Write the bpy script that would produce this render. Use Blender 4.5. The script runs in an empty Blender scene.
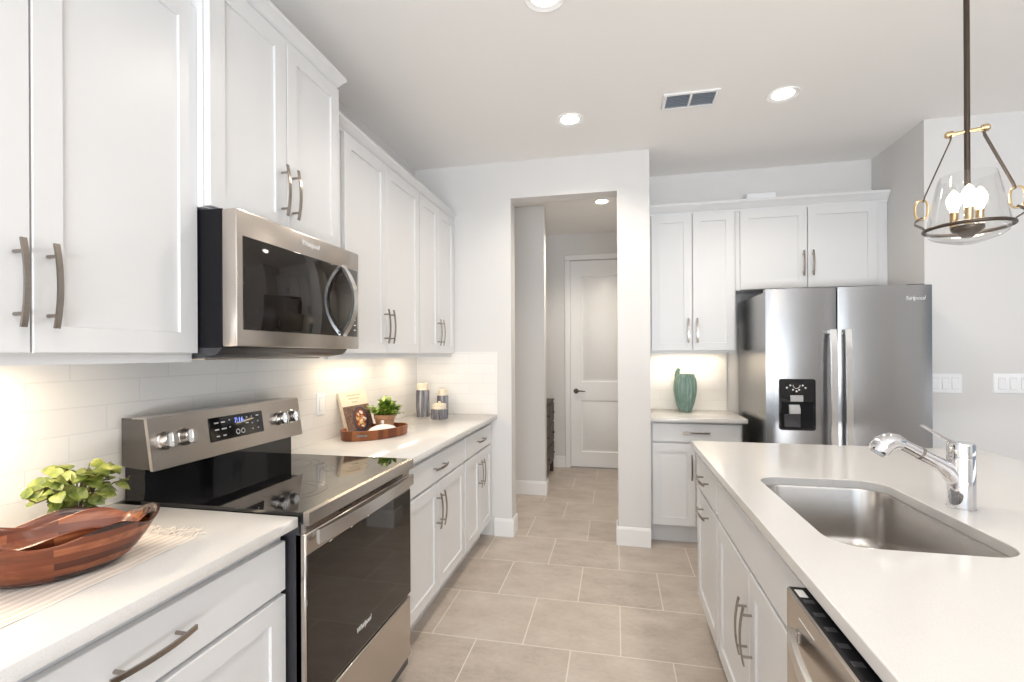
import bpy, bmesh, math, random
from mathutils import Vector, Matrix
PI = math.pi
C = bpy.context.scene.collection
S = bpy.context.scene
random.seed(7)

# ------------------------------------------------------------------ camera, sky, big lights, exposure
F_PX, YAW, ROLL, V0, EYE = 483.0, 0.211, 0.005, 354.1, 1.3687
cam_data = bpy.data.cameras.new('camera')
cam_data.sensor_width = 36.0
cam_data.lens = F_PX * 36.0 / 1024.0
cam_data.shift_y = (V0 - 341.0) / 1024.0
cam_data.clip_start = 0.02
cam = bpy.data.objects.new('camera', cam_data)
C.objects.link(cam)
cam.matrix_world = (Matrix.Translation((0, 0, EYE)) @ Matrix.Rotation(YAW, 4, 'Z')
                    @ Matrix.Rotation(PI / 2, 4, 'X') @ Matrix.Rotation(-ROLL, 4, 'Z'))
S.camera = cam

world = bpy.data.worlds.new('daylight_sky')
S.world = world
world.use_nodes = True
bg = world.node_tree.nodes['Background']
bg.inputs[0].default_value = (0.80, 0.90, 1.0, 1)
bg.inputs[1].default_value = 0.35

S.view_settings.view_transform = 'Standard'
S.view_settings.look = 'None'
S.view_settings.gamma = 1.0
S.view_settings.use_curve_mapping = False
S.view_settings.exposure = 0.0
try:
    S.cycles.use_denoising = True
    S.cycles.max_bounces = 10
    S.cycles.diffuse_bounces = 6
    S.cycles.glossy_bounces = 5
    S.cycles.transparent_max_bounces = 12
    S.cycles.sample_clamp_indirect = 6.0
    S.cycles.caustics_reflective = False
    S.cycles.caustics_refractive = False
except Exception:
    pass


def lamp(name, kind, energy, color, loc, rot=(0, 0, 0), parent=None, **kw):
    l = bpy.data.lights.new(name, kind)
    l.energy = energy
    l.color = color
    for k, v in kw.items():
        setattr(l, k, v)
    o = bpy.data.objects.new(name, l)
    C.objects.link(o)
    o.location = loc
    o.rotation_euler = rot
    if parent:
        o.parent = parent
    return o

DAY = (0.72, 0.86, 1.0)
# daylight coming in through the glazed openings behind and beside the camera
lamp('window_daylight', 'AREA', 46, DAY, (.8, -3.48, 1.25), (PI / 2, 0, 0), shape='RECTANGLE', size=3.0, size_y=2.2)
lamp('window_daylight', 'AREA', 2, DAY, (5.18, 1.3, 1.4), (PI / 2, 0, PI / 2), shape='RECTANGLE', size=3.2, size_y=1.9)
# unseen fill lamps added in both openings, tilted up to brighten the ceiling
lamp('upward_fill', 'AREA', 285, (.94, .97, 1), (.8, -3.46, .55), (PI * .86, 0, 0), shape='RECTANGLE', size=3.0, size_y=.9)
lamp('upward_fill', 'AREA', 14, (.96, .98, 1), (5.16, 1.3, .8), (PI * .90, 0, PI / 2), shape='RECTANGLE', size=3.2, size_y=.8)


# ------------------------------------------------------------------ materials
def rgb(c):
    return (c[0], c[1], c[2], 1.0)


def srgb(r, g, b):
    def f(v):
        v /= 255.0
        return v / 12.92 if v <= 0.04045 else ((v + 0.055) / 1.055) ** 2.4
    return (f(r), f(g), f(b))


class Mat:
    def __init__(self, name, color=(.8, .8, .8), rough=.5, metal=0.0, **kw):
        self.m = bpy.data.materials.new(name)
        self.m.use_nodes = True
        self.nt = self.m.node_tree
        self.b = self.nt.nodes['Principled BSDF']
        self.b.inputs['Base Color'].default_value = rgb(color)
        self.b.inputs['Roughness'].default_value = rough
        self.b.inputs['Metallic'].default_value = metal
        for k, v in kw.items():
            self.b.inputs[k].default_value = v

    def n(self, t, **kw):
        x = self.nt.nodes.new(t)
        for k, v in kw.items():
            if k in x.inputs:
                x.inputs[k].default_value = v
            else:
                setattr(x, k, v)
        return x

    def l(self, a, b):
        self.nt.links.new(a, b)

    def coords(self, scale=(1, 1, 1), rot=(0, 0, 0), loc=(0, 0, 0), kind='Object'):
        t = self.n('ShaderNodeTexCoord')
        mp = self.n('ShaderNodeMapping')
        mp.inputs['Scale'].default_value = scale
        mp.inputs['Rotation'].default_value = rot
        mp.inputs['Location'].default_value = loc
        self.l(t.outputs[kind], mp.inputs['Vector'])
        return mp.outputs['Vector']

    def noise(self, vec, scale, detail=4.0, rough=.5):
        x = self.n('ShaderNodeTexNoise')
        x.inputs['Scale'].default_value = scale
        x.inputs['Detail'].default_value = detail
        x.inputs['Roughness'].default_value = rough
        self.l(vec, x.inputs['Vector'])
        return x.outputs['Fac']

    def ramp(self, fac, stops):
        r = self.n('ShaderNodeValToRGB')
        els = r.color_ramp.elements
        while len(els) < len(stops):
            els.new(0.5)
        for e, (p, c) in zip(els, stops):
            e.position = p
            e.color = rgb(c)
        self.l(fac, r.inputs['Fac'])
        return r.outputs['Color']

    def bump(self, h, strength=.1, dist=.002, invert=False):
        x = self.n('ShaderNodeBump')
        x.invert = invert
        x.inputs['Strength'].default_value = strength
        x.inputs['Distance'].default_value = dist
        self.l(h, x.inputs['Height'])
        self.l(x.outputs['Normal'], self.b.inputs['Normal'])

    def color_from(self, out):
        self.l(out, self.b.inputs['Base Color'])

    def rough_from(self, fac, lo, hi):
        mr = self.n('ShaderNodeMapRange')
        mr.inputs['To Min'].default_value = lo
        mr.inputs['To Max'].default_value = hi
        self.l(fac, mr.inputs['Value'])
        self.l(mr.outputs['Result'], self.b.inputs['Roughness'])


def paint(name, col, rough, bump=.04, scale=180.0):
    m = Mat(name, col, rough)
    v = m.coords()
    m.bump(m.noise(v, scale, 2), bump, .001)
    return m.m


def steel(name, col, rough, axis, amount=.05):
    m = Mat(name, col, rough, 1.0)
    sc = [260.0, 260.0, 260.0]
    sc[axis] = 1.2
    v = m.coords(scale=tuple(sc))
    f = m.noise(v, 1.0, 3)
    m.rough_from(f, rough - .02, rough + .03)
    if amount > 0:
        m.bump(f, amount, .0006)
    return m.m


M = {}
M['cab'] = paint('white_cabinet_lacquer', (.685, .688, .695), .32, .01, 60)
M['wall'] = paint('wall_paint', (.68, .672, .664), .75, .06, 220)
M['ceil'] = paint('ceiling_paint', (.86, .845, .83), .85, .18, 150)
M['trim'] = paint('trim_paint', (.82, .82, .82), .35, .01, 60)
M['plastic'] = paint('white_plastic', (.84, .85, .87), .3, .0)
M['steel_h'] = steel('brushed_stainless_along', (.55, .50, .455), .24, 0, .02)
M['steel_y'] = steel('brushed_stainless_across', (.56, .54, .515), .24, 1)
M['steel_v'] = steel('brushed_stainless_upright', (.36, .355, .355), .25, 0, .0)
M['steel_bright'] = steel('satin_steel_bright', (.70, .69, .68), .22, 0, .01)
M['sink'] = Mat('sink_steel', (.50, .475, .45), .27, 1.0).m
M['nickel'] = Mat('brushed_nickel', (.36, .32, .285), .2, 1.0).m
M['chrome'] = Mat('polished_chrome', (.74, .74, .76), .05, 1.0).m
M['bronze'] = Mat('dark_bronze', (.075, .058, .045), .38, .75).m
M['brass'] = Mat('aged_brass', (.55, .40, .22), .3, 1.0).m
M['black_glass'] = Mat('black_glass', (.006, .006, .007), .04, 0, **{'IOR': 1.52}).m
M['oven_glass'] = Mat('smoked_oven_glass', (.010, .007, .005), .04, 0, **{'IOR': 1.5}).m
M['black_plastic'] = Mat('black_plastic', (.006, .006, .008), .5, 0, **{'Specular IOR Level': .18}).m
M['dark_gloss'] = Mat('dark_glossy_enamel', (.06, .055, .05), .12).m
M['dark_grey'] = Mat('dark_grey_enamel', (.04, .04, .045), .3).m
M['soft_grey'] = Mat('grey_plastic', (.45, .46, .47), .35).m
M['ring_print'] = Mat('burner_print', (.03, .03, .032), .12).m
M['print'] = Mat('pale_print', (.72, .72, .72), .4).m
M['digit'] = Mat('blue_display_digits', (.1, .12, .3), .4, 0, **{'Emission Color': (.25, .35, 1, 1), 'Emission Strength': 1.5}).m


def lamp_mat(name, col, strength):
    m = Mat(name, (1, 1, 1), .5)
    m.b.inputs['Emission Color'].default_value = rgb(col)
    m.b.inputs['Emission Strength'].default_value = strength
    return m.m

M['lens'] = lamp_mat('lit_lens', (1, .93, .82), 14)
M['bulb'] = lamp_mat('lit_bulb', (1, .80, .55), 45)
M['strip'] = lamp_mat('lit_strip', (1, .88, .70), 3)


def glass_mat():
    m = bpy.data.materials.new('thin_clear_glass')
    m.use_nodes = True
    nt = m.node_tree
    for x in list(nt.nodes):
        nt.nodes.remove(x)
    out = nt.nodes.new('ShaderNodeOutputMaterial')
    mix = nt.nodes.new('ShaderNodeMixShader')
    tr = nt.nodes.new('ShaderNodeBsdfTransparent')
    tr.inputs[0].default_value = (.95, .95, .945, 1)
    gl = nt.nodes.new('ShaderNodeBsdfGlossy')
    gl.inputs['Roughness'].default_value = .03
    fr = nt.nodes.new('ShaderNodeLayerWeight')
    fr.inputs[0].default_value = .22
    nt.links.new(fr.outputs['Facing'], mix.inputs[0])
    mul = nt.nodes.new('ShaderNodeMath')
    mul.operation = 'MULTIPLY_ADD'
    mul.inputs[1].default_value = .55
    mul.inputs[2].default_value = .04
    nt.links.new(fr.outputs['Facing'], mul.inputs[0])
    nt.links.new(mul.outputs[0], mix.inputs[0])
    nt.links.new(tr.outputs[0], mix.inputs[1])
    nt.links.new(gl.outputs[0], mix.inputs[2])
    nt.links.new(mix.outputs[0], out.inputs[0])
    return m
M['glass'] = glass_mat()


def quartz():
    m = Mat('white_quartz', (.8, .8, .8), .13)
    v = m.coords()
    a = m.noise(v, 420, 2, .6)
    b = m.noise(v, 9, 5, .6)
    col = m.ramp(a, [(.28, (.62, .60, .58)), (.42, (.675, .66, .645)), (.70, (.71, .70, .685))])
    mx = m.n('ShaderNodeMix', data_type='RGBA', blend_type='MULTIPLY')
    mx.inputs[0].default_value = .25
    m.l(col, mx.inputs[6])
    m.l(m.ramp(b, [(.3, (.93, .92, .91)), (.7, (1, 1, 1))]), mx.inputs[7])
    m.color_from(mx.outputs[2])
    return m.m
M['quartz'] = quartz()


def floor_tile():
    m = Mat('beige_floor_tile', (.5, .45, .4), .38)
    # stone squares about 0.45 m, each row shifted by half a tile
    v = m.coords(loc=(.887, -2.235 + .445 * 21, 0))
    br = m.n('ShaderNodeTexBrick')
    br.offset = .5
    br.inputs['Scale'].default_value = 1.0
    br.inputs['Brick Width'].default_value = .452
    br.inputs['Row Height'].default_value = .445
    br.inputs['Mortar Size'].default_value = .0032
    br.inputs['Mortar Smooth'].default_value = .2
    br.inputs['Bias'].default_value = 0
    br.inputs['Color1'].default_value = (0, 0, 0, 1)
    br.inputs['Color2'].default_value = (1, 1, 1, 1)
    m.l(v, br.inputs['Vector'])
    v2 = m.coords(scale=(1, 1.6, 1), rot=(0, 0, .6))
    n1 = m.noise(v2, 4.5, 8, .62)
    n2 = m.noise(v2, 32, 6, .65)
    tone = m.n('ShaderNodeMath', operation='MULTIPLY_ADD')
    m.l(n1, tone.inputs[0])
    tone.inputs[1].default_value = .62
    t2 = m.n('ShaderNodeMath', operation='MULTIPLY_ADD')
    m.l(n2, t2.inputs[0])
    t2.inputs[1].default_value = .30
    t2.inputs[2].default_value = 0.0
    m.l(t2.outputs[0], tone.inputs[2])
    t3 = m.n('ShaderNodeMath', operation='MULTIPLY_ADD')
    m.l(br.outputs['Color'], t3.inputs[0])
    t3.inputs[1].default_value = .10
    m.l(tone.outputs[0], t3.inputs[2])
    col = m.ramp(t3.outputs[0], [(.28, srgb(154, 142, 131)), (.48, srgb(180, 168, 157)), (.72, srgb(199, 189, 179))])
    mx = m.n('ShaderNodeMix', data_type='RGBA')
    m.l(br.outputs['Fac'], mx.inputs[0])
    m.l(col, mx.inputs[6])
    mx.inputs[7].default_value = rgb(srgb(214, 206, 194))
    m.color_from(mx.outputs[2])
    m.rough_from(n2, .30, .48)
    m.bump(br.outputs['Fac'], .35, .002, True)
    return m.m
M['floor'] = floor_tile()


def splash_tile(name, horiz):
    # long white glazed tile in a one-third stagger; horiz = 0 runs along x, 1 along y
    m = Mat(name, (.8, .79, .77), .16)
    t = m.n('ShaderNodeTexCoord')
    sp = m.n('ShaderNodeSeparateXYZ')
    m.l(t.outputs['Object'], sp.inputs[0])
    H, W = .0768, .31
    z = m.n('ShaderNodeMath', operation='SUBTRACT')
    m.l(sp.outputs['Z'], z.inputs[0])
    z.inputs[1].default_value = .914
    row = m.n('ShaderNodeMath', operation='DIVIDE')
    m.l(z.outputs[0], row.inputs[0])
    row.inputs[1].default_value = H
    fl = m.n('ShaderNodeMath', operation='FLOOR')
    m.l(row.outputs[0], fl.inputs[0])
    sh = m.n('ShaderNodeMath', operation='MULTIPLY_ADD')
    m.l(fl.outputs[0], sh.inputs[0])
    sh.inputs[1].default_value = -.1045
    m.l(sp.outputs['Y' if horiz else 'X'], sh.inputs[2])
    ad = m.n('ShaderNodeMath', operation='ADD')
    m.l(sh.outputs[0], ad.inputs[0])
    ad.inputs[1].default_value = 3.1 - .867
    cb = m.n('ShaderNodeCombineXYZ')
    m.l(ad.outputs[0], cb.inputs[0])
    m.l(z.outputs[0], cb.inputs[1])
    br = m.n('ShaderNodeTexBrick')
    br.offset = 0
    br.inputs['Scale'].default_value = 1.0
    br.inputs['Brick Width'].default_value = W
    br.inputs['Row Height'].default_value = H
    br.inputs['Mortar Size'].default_value = .0016
    br.inputs['Mortar Smooth'].default_value = .3
    br.inputs['Color1'].default_value = rgb((.80, .785, .76))
    br.inputs['Color2'].default_value = rgb((.83, .82, .80))
    br.inputs['Mortar'].default_value = rgb((.735, .725, .705))
    m.l(cb.outputs[0], br.inputs['Vector'])
    m.color_from(br.outputs['Color'])
    m.bump(br.outputs['Fac'], .5, .0015, True)
    return m.m
M['splash_y'] = splash_tile('white_wall_tile_along', 1)
M['splash_x'] = splash_tile('white_wall_tile_across', 0)


def laminated_wood(name, cols, w, h, rot=(0, 0, 0), rough=.3, stops=(.15, .5, .8, 1.0)):
    m = Mat(name, cols[0], rough)
    v = m.coords(rot=rot)
    br = m.n('ShaderNodeTexBrick')
    br.offset = .37
    br.inputs['Scale'].default_value = 1.0
    br.inputs['Brick Width'].default_value = w
    br.inputs['Row Height'].default_value = h
    br.inputs['Mortar Size'].default_value = 0.0
    br.inputs['Color1'].default_value = (0, 0, 0, 1)
    br.inputs['Color2'].default_value = (1, 1, 1, 1)
    m.l(v, br.inputs['Vector'])
    v2 = m.coords(scale=(4, 40, 40), rot=rot)
    g = m.noise(v2, 2.2, 5, .6)
    s = m.n('ShaderNodeMath', operation='MULTIPLY_ADD')
    m.l(g, s.inputs[0])
    s.inputs[1].default_value = .45
    m.l(br.outputs['Color'], s.inputs[2])
    s.use_clamp = False
    half = m.n('ShaderNodeMath', operation='MULTIPLY')
    half.inputs[1].default_value = .72
    m.l(s.outputs[0], half.inputs[0])
    s = half
    m.color_from(m.ramp(s.outputs[0], [(stops[0], cols[0]), (stops[1], cols[1]), (stops[2], cols[2]), (stops[3], cols[3])]))
    m.bump(g, .05, .0005)
    return m.m

M['bowl'] = laminated_wood('acacia_bowl_wood', [srgb(44, 21, 14), srgb(72, 34, 21), srgb(112, 58, 35), srgb(164, 100, 64)], .21, .0155, (PI / 2, 0, 0), .27, (.18, .5, .78, .95))
M['tray'] = laminated_wood('acacia_tray_wood', [srgb(96, 48, 24), srgb(122, 66, 34), srgb(150, 88, 48), srgb(176, 112, 68)], .030, .3, (PI / 2, 0, 0), .35)


def simple_wood(name, a, b, scale, rough=.5):
    m = Mat(name, a, rough)
    v = m.coords(scale=scale)
    g = m.noise(v, 3.0, 6, .6)
    m.color_from(m.ramp(g, [(.3, a), (.7, b)]))
    m.bump(g, .08, .001)
    return m.m
M['chest'] = simple_wood('dark_rustic_wood', srgb(38, 27, 21), srgb(76, 58, 46), (2, 2, 18), .55)
M['lidwood'] = simple_wood('pale_lid_wood', srgb(216, 202, 178), srgb(230, 220, 202), (3, 3, 20), .55)
M['terracotta'] = simple_wood('terracotta_clay', srgb(168, 122, 90), srgb(200, 158, 124), (6, 6, 6), .75)
M['soil'] = simple_wood('dark_soil', srgb(40, 28, 20), srgb(70, 52, 38), (30, 30, 30), .9)


def leaf_mat(name, a, b, c):
    m = Mat(name, a, .42)
    v = m.coords()
    g = m.noise(v, 26, 3, .6)
    m.color_from(m.ramp(g, [(.34, a), (.52, b), (.68, c)]))
    try:
        m.b.inputs['Subsurface Weight'].default_value = .0
    except Exception:
        pass
    return m.m
M['leaf_vine'] = leaf_mat('yellow_green_leaf', srgb(76, 94, 36), srgb(122, 134, 58), srgb(178, 178, 104))
M['leaf_small'] = leaf_mat('bright_green_leaf', srgb(88, 124, 34), srgb(140, 170, 62), srgb(204, 214, 120))
M['stem'] = Mat('green_brown_stem', srgb(86, 74, 40), .6).m
M['pot_dark'] = simple_wood('dark_clay_pot', srgb(52, 44, 40), srgb(80, 70, 62), (9, 9, 9), .6)


def cloth():
    m = Mat('woven_runner_cloth', (.75, .7, .64), .9)
    v = m.coords()
    w = m.n('ShaderNodeTexWave', wave_type='BANDS', bands_direction='X')
    w.inputs['Scale'].default_value = 16
    w.inputs['Distortion'].default_value = 1.5
    m.l(v, w.inputs['Vector'])
    fine = m.noise(m.coords(scale=(500, 90, 1)), 1.0, 2)
    col = m.ramp(w.outputs['Fac'], [(.45, srgb(214, 203, 192)), (.70, srgb(216, 206, 196)), (.86, srgb(232, 228, 224))])
    m.color_from(col)
    m.bump(fine, .5, .002)
    return m.m
M['cloth'] = cloth()
M['fringe'] = Mat('cream_thread', srgb(228, 220, 212), .9).m


def ribbed_glaze(name, a, b, c):
    m = Mat(name, a, .3)
    v = m.coords(scale=(1, 1, .06))
    g = m.noise(v, 75, 3, .6)
    m.color_from(m.ramp(g, [(.35, a), (.55, b), (.75, c)]))
    return m.m
M['glaze_blue'] = ribbed_glaze('blue_grey_glaze', srgb(70, 68, 74), srgb(118, 118, 126), srgb(182, 184, 190))
M['glaze_teal'] = ribbed_glaze('teal_glaze', srgb(100, 130, 122), srgb(124, 152, 142), srgb(166, 184, 170))
M['white_ceramic'] = Mat('white_ceramic', (.82, .81, .79), .18).m
M['paper'] = Mat('book_pages', (.80, .78, .74), .8).m
M['cover'] = Mat('cream_book_cover', srgb(226, 212, 192), .45).m
M['cover_photo'] = simple_wood('dark_cover_photo', srgb(70, 52, 44), srgb(140, 112, 96), (30, 30, 30), .45)
M['pan'] = Mat('slate_pan_ink', srgb(66, 66, 82), .45).m
M['food_a'] = Mat('orange_food_ink', srgb(206, 140, 92), .5).m
M['food_b'] = Mat('yellow_food_ink', srgb(222, 200, 130), .5).m
M['food_c'] = Mat('white_food_ink', srgb(232, 226, 214), .5).m
M['food_d'] = Mat('brown_food_ink', srgb(120, 66, 42), .5).m
M['ink'] = Mat('tan_ink', srgb(186, 168, 140), .6).m
M['slot'] = Mat('vent_void', (.34, .39, .46), .8).m
M['vent_blade'] = Mat('vent_blade', (.58, .62, .68), .5).m


# ------------------------------------------------------------------ mesh helpers
class MB:
    def __init__(self):
        self.bm = bmesh.new()

    def _mark(self, faces, mi):
        for f in faces:
            f.material_index = mi

    def box(self, x0, x1, y0, y1, z0, z1, bev=0.0, mi=0, seg=1):
        bm = self.bm
        vs = [bm.verts.new((x, y, z)) for x in (x0, x1) for y in (y0, y1) for z in (z0, z1)]
        q = [(0, 1, 3, 2), (4, 6, 7, 5), (0, 4, 5, 1), (2, 3, 7, 6), (0, 2, 6, 4), (1, 5, 7, 3)]
        fs = [bm.faces.new([vs[i] for i in f]) for f in q]
        self._mark(fs, mi)
        if bev > 0:
            es = list({e for f in fs for e in f.edges})
            bmesh.ops.bevel(bm, geom=es, offset=bev, segments=seg, profile=.5, affect='EDGES', clamp_overlap=True)
        return self

    def loft(self, rings, mi=0, cap0=True, cap1=True, closed=True):
        bm = self.bm
        rv = [[bm.verts.new(p) for p in r] for r in rings]
        fs = []
        n = len(rings[0])
        for a, b in zip(rv[:-1], rv[1:]):
            for i in range(n if closed else n - 1):
                j = (i + 1) % n
                try:
                    fs.append(bm.faces.new((a[i], a[j], b[j], b[i])))
                except ValueError:
                    pass
        if cap0:
            fs.append(bm.faces.new(list(reversed(rv[0]))))
        if cap1:
            fs.append(bm.faces.new(rv[-1]))
        self._mark(fs, mi)
        return self

    def lathe(self, prof, c=(0, 0, 0), seg=32, mi=0, axis='Z', cap=True, fn=None, squash=(1, 1)):
        rings = []
        for r, h in prof:
            ring = []
            for i in range(seg):
                a = 2 * PI * i / seg
                rr = r if fn is None else fn(r, h, a)
                x, y = rr * math.cos(a) * squash[0], rr * math.sin(a) * squash[1]
                if axis == 'Z':
                    p = (c[0] + x, c[1] + y, c[2] + h)
                elif axis == 'X':
                    p = (c[0] + h, c[1] + x, c[2] + y)
                else:
                    p = (c[0] + y, c[1] + h, c[2] + x)
                ring.append(p)
            rings.append(ring)
        return self.loft(rings, mi, cap, cap)

    def tube(self, pts, r, seg=10, mi=0, cap=True):
        pts = [Vector(p) for p in pts]
        rs = r if isinstance(r, (list, tuple)) else [r] * len(pts)
        rings = []
        up = None
        for i, p in enumerate(pts):
            t = (pts[min(i + 1, len(pts) - 1)] - pts[max(i - 1, 0)]).normalized()
            if up is None:
                up = Vector((0, 0, 1)) if abs(t.z) < .9 else Vector((1, 0, 0))
            s = t.cross(up).normalized()
            up = s.cross(t).normalized()
            rings.append([tuple(p + (s * math.cos(2 * PI * k / seg) + up * math.sin(2 * PI * k / seg)) * rs[i]) for k in range(seg)])
        return self.loft(rings, mi, cap, cap)

    def strap(self, pts, side, w, t, mi=0):
        # flat bar: side = width direction
        pts = [Vector(p) for p in pts]
        side = Vector(side).normalized()
        rings = []
        for i, p in enumerate(pts):
            tg = (pts[min(i + 1, len(pts) - 1)] - pts[max(i - 1, 0)]).normalized()
            nn = tg.cross(side).normalized()
            rings.append([tuple(p + side * a * w / 2 + nn * b * t / 2) for a, b in ((-1, -1), (1, -1), (1, 1), (-1, 1))])
        return self.loft(rings, mi)

    def prism(self, poly, axis, a, b, mi=0):
        def pt(p, h):
            return {'X': (h, p[0], p[1]), 'Y': (p[0], h, p[1]), 'Z': (p[0], p[1], h)}[axis]
        return self.loft([[pt(p, a) for p in poly], [pt(p, b) for p in poly]], mi)

    def xform(self, m):
        bmesh.ops.transform(self.bm, matrix=m, verts=self.bm.verts)
        return self

    def build(self, name, mats, parent=None, smooth=True, angle=38, bev=0.0):
        bm = self.bm
        bmesh.ops.recalc_face_normals(bm, faces=bm.faces)
        if smooth:
            lim = math.radians(angle)
            for f in bm.faces:
                f.smooth = True
            for e in bm.edges:
                e.smooth = len(e.link_faces) == 2 and e.calc_face_angle(0) < lim
        me = bpy.data.meshes.new(name)
        bm.to_mesh(me)
        bm.free()
        for m in (mats if isinstance(mats, (list, tuple)) else [mats]):
            me.materials.append(m)
        o = bpy.data.objects.new(name, me)
        C.objects.link(o)
        if parent:
            o.parent = parent
        return o


def tag(o, label=None, cat=None, group=None, kind=None):
    if label:
        o['label'] = label
    if cat:
        o['category'] = cat
    if group:
        o['group'] = group
    if kind:
        o['kind'] = kind
    return o


def thing(name, label, cat, loc=(0, 0, 0), rotz=0.0, group=None):
    o = bpy.data.objects.new(name, None)
    o.empty_display_size = .1
    C.objects.link(o)
    o.location = loc
    o.rotation_euler = (0, 0, rotz)
    return tag(o, label, cat, group)


def struct(name, mb, mat, label=None, parent=None, **kw):
    o = mb.build(name, mat, parent, **kw)
    if not parent:
        o['kind'] = 'structure'
        if label:
            o['label'] = label
    return o


def rrect(x0, x1, y0, y1, r, n=8):
    pts = []
    for cx, cy, a0 in ((x1 - r, y1 - r, 0), (x0 + r, y1 - r, PI / 2), (x0 + r, y0 + r, PI), (x1 - r, y0 + r, 1.5 * PI)):
        for i in range(n + 1):
            a = a0 + PI / 2 * i / n
            pts.append((cx + r * math.cos(a), cy + r * math.sin(a)))
    return pts


def text_mesh(name, body, size, mat, parent, matrix, extrude=.0006, shear=.0, spacing=1.0):
    cu = bpy.data.curves.new('lettering', 'FONT')
    cu.body = body
    cu.size = size
    cu.extrude = extrude
    cu.shear = shear
    cu.space_character = spacing
    cu.align_x = 'CENTER'
    cu.align_y = 'CENTER'
    cu.resolution_u = 3
    tmp = bpy.data.objects.new('lettering', cu)
    C.objects.link(tmp)
    dg = bpy.context.evaluated_depsgraph_get()
    dg.update()
    me = bpy.data.meshes.new_from_object(tmp.evaluated_get(dg))
    bpy.data.objects.remove(tmp)
    me.transform(matrix)
    me.materials.clear()
    me.materials.append(mat)
    me.name = name
    o = bpy.data.objects.new(name, me)
    C.objects.link(o)
    o.parent = parent
    return o

# text lying in the local XZ plane, readable from -y
FACE = Matrix.Rotation(PI / 2, 4, 'X')


# ------------------------------------------------------------------ setting
CEIL = 2.812
XL = -1.525            # left wall
YD, TD = 3.54, .14     # wall with the doorway
DL, DR, DH = -.764, .016, 2.535
YF = 4.10               # wall behind the fridge
XA = 1.880             # right cheek of the fridge recess
YR = 3.472              # right hand wall, flush with the fridge
YH = 5.84              # end of the hall

struct('floor', MB().box(-1.7, 5.4, -3.7, 6.0, -.06, 0), M['floor'], 'beige stone-look tile floor laid in a half-tile stagger')
struct('ceiling', MB().box(-1.7, 5.4, -3.7, 6.0, CEIL, CEIL + .1), M['ceil'], 'greige painted ceiling')
struct('wall_left', MB().box(XL - .12, XL, -3.62, YH, 0, CEIL), M['wall'], 'white wall behind the range and left cabinets')
mb = MB()
mb.box(XL, DL, YD, YD + TD, 0, CEIL)
mb.box(DR, .24, YD, YD + TD, 0, CEIL)
mb.box(DL, DR, YD, YD + TD, DH, CEIL)
mb.box(.12, .24, YD + TD, YF + .12, 0, CEIL)
struct('wall_doorway', mb, M['wall'], 'white wall with the tall cased opening to the hall')
struct('wall_fridge', MB().box(.24, XA, YF, YF + .12, 0, CEIL), M['wall'], 'white wall behind the refrigerator')
mb = MB()
mb.box(XA, 5.3, YR, YR + .12, 0, CEIL)
mb.box(XA, XA + .12, YR + .12, YF + .12, 0, CEIL)
struct('wall_right', mb, M['wall'], 'pale wall with switches to the right of the refrigerator')
mb = MB()
mb.box(-1.64, -.78 - .0, YH, YH + .12, 0, CEIL)
mb.box(-.78, -.53, YH, YH + .12, 0, CEIL)
mb.box(.29, .6, YH, YH + .12, 0, CEIL)
mb.box(-.53, .29, YH, YH + .12, 2.49, CEIL)
struct('wall_hall_end', mb, M['wall'], 'greige wall at the end of the hall')
struct('wall_hall_right', MB().box(.45, .57, YF + .12, YH, 0, CEIL), M['wall'])
struct('wall_hall_stub', MB().box(XL, -.67, 4.64, 4.75, 0, CEIL, .003), M['wall'], 'short greige wall standing across the hall')
# walls behind and beside the camera, with their glazed openings
mb = MB()
mb.box(-1.64, -.8, -3.62, -3.5, 0, CEIL)
mb.box(2.4, 5.3, -3.62, -3.5, 0, CEIL)
mb.box(-.8, 2.4, -3.62, -3.5, 2.4, CEIL)
struct('wall_back', mb, M['wall'])
mb = MB()
mb.box(5.2, 5.32, -3.5, -.4, 0, CEIL)
mb.box(5.2, 5.32, 3.0, YR, 0, CEIL)
mb.box(5.2, 5.32, -.4, 3.0, 0, .4)
mb.box(5.2, 5.32, -.4, 3.0, 2.4, CEIL)
struct('wall_side', mb, M['wall'])


def baseboard(name, x0, x1, y0, y1):
    mb = MB()
    mb.box(x0, x1, y0, y1, 0, .118, .002)
    t = .004
    mb.loft([[(x0, y0, .118), (x1, y0, .118), (x1, y1, .118), (x0, y1, .118)],
             [(x0 + t, y0 + t, .135), (x1 - t, y0 + t, .135), (x1 - t, y1 - t, .135), (x0 + t, y1 - t, .135)]])
    return struct(name, mb, M['trim'])
B = .016
baseboard('baseboard_doorway_left', -.90, DL + B, YD - B, YD)
baseboard('baseboard_jamb_left', DL, DL + B, YD, YD + TD)
baseboard('baseboard_doorway_right', DR - B, .24, YD - B, YD)
baseboard('baseboard_jamb_right', DR - B, DR, YD, YD + TD)
baseboard('baseboard_hall_stub', XL, -.67 + B, 4.64 - B, 4.64)
baseboard('baseboard_stub_end', -.67, -.67 + B, 4.64, 4.75)
baseboard('baseboard_hall_end', -1.5, -.595, YH - B, YH)
baseboard('baseboard_right', XA + .01, 5.2, YR - B, YR)

# hall door and its casing
mb = MB()
for x0, x1, z0, z1 in ((-.595, -.53, 0, 2.49), (.29, .355, 0, 2.49), (-.595, .355, 2.49, 2.555)):
    mb.box(x0, x1, YH - .018, YH, z0, z1, .004)
struct('trim_1', mb, M['trim'], 'white casing around the hall door')


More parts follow.
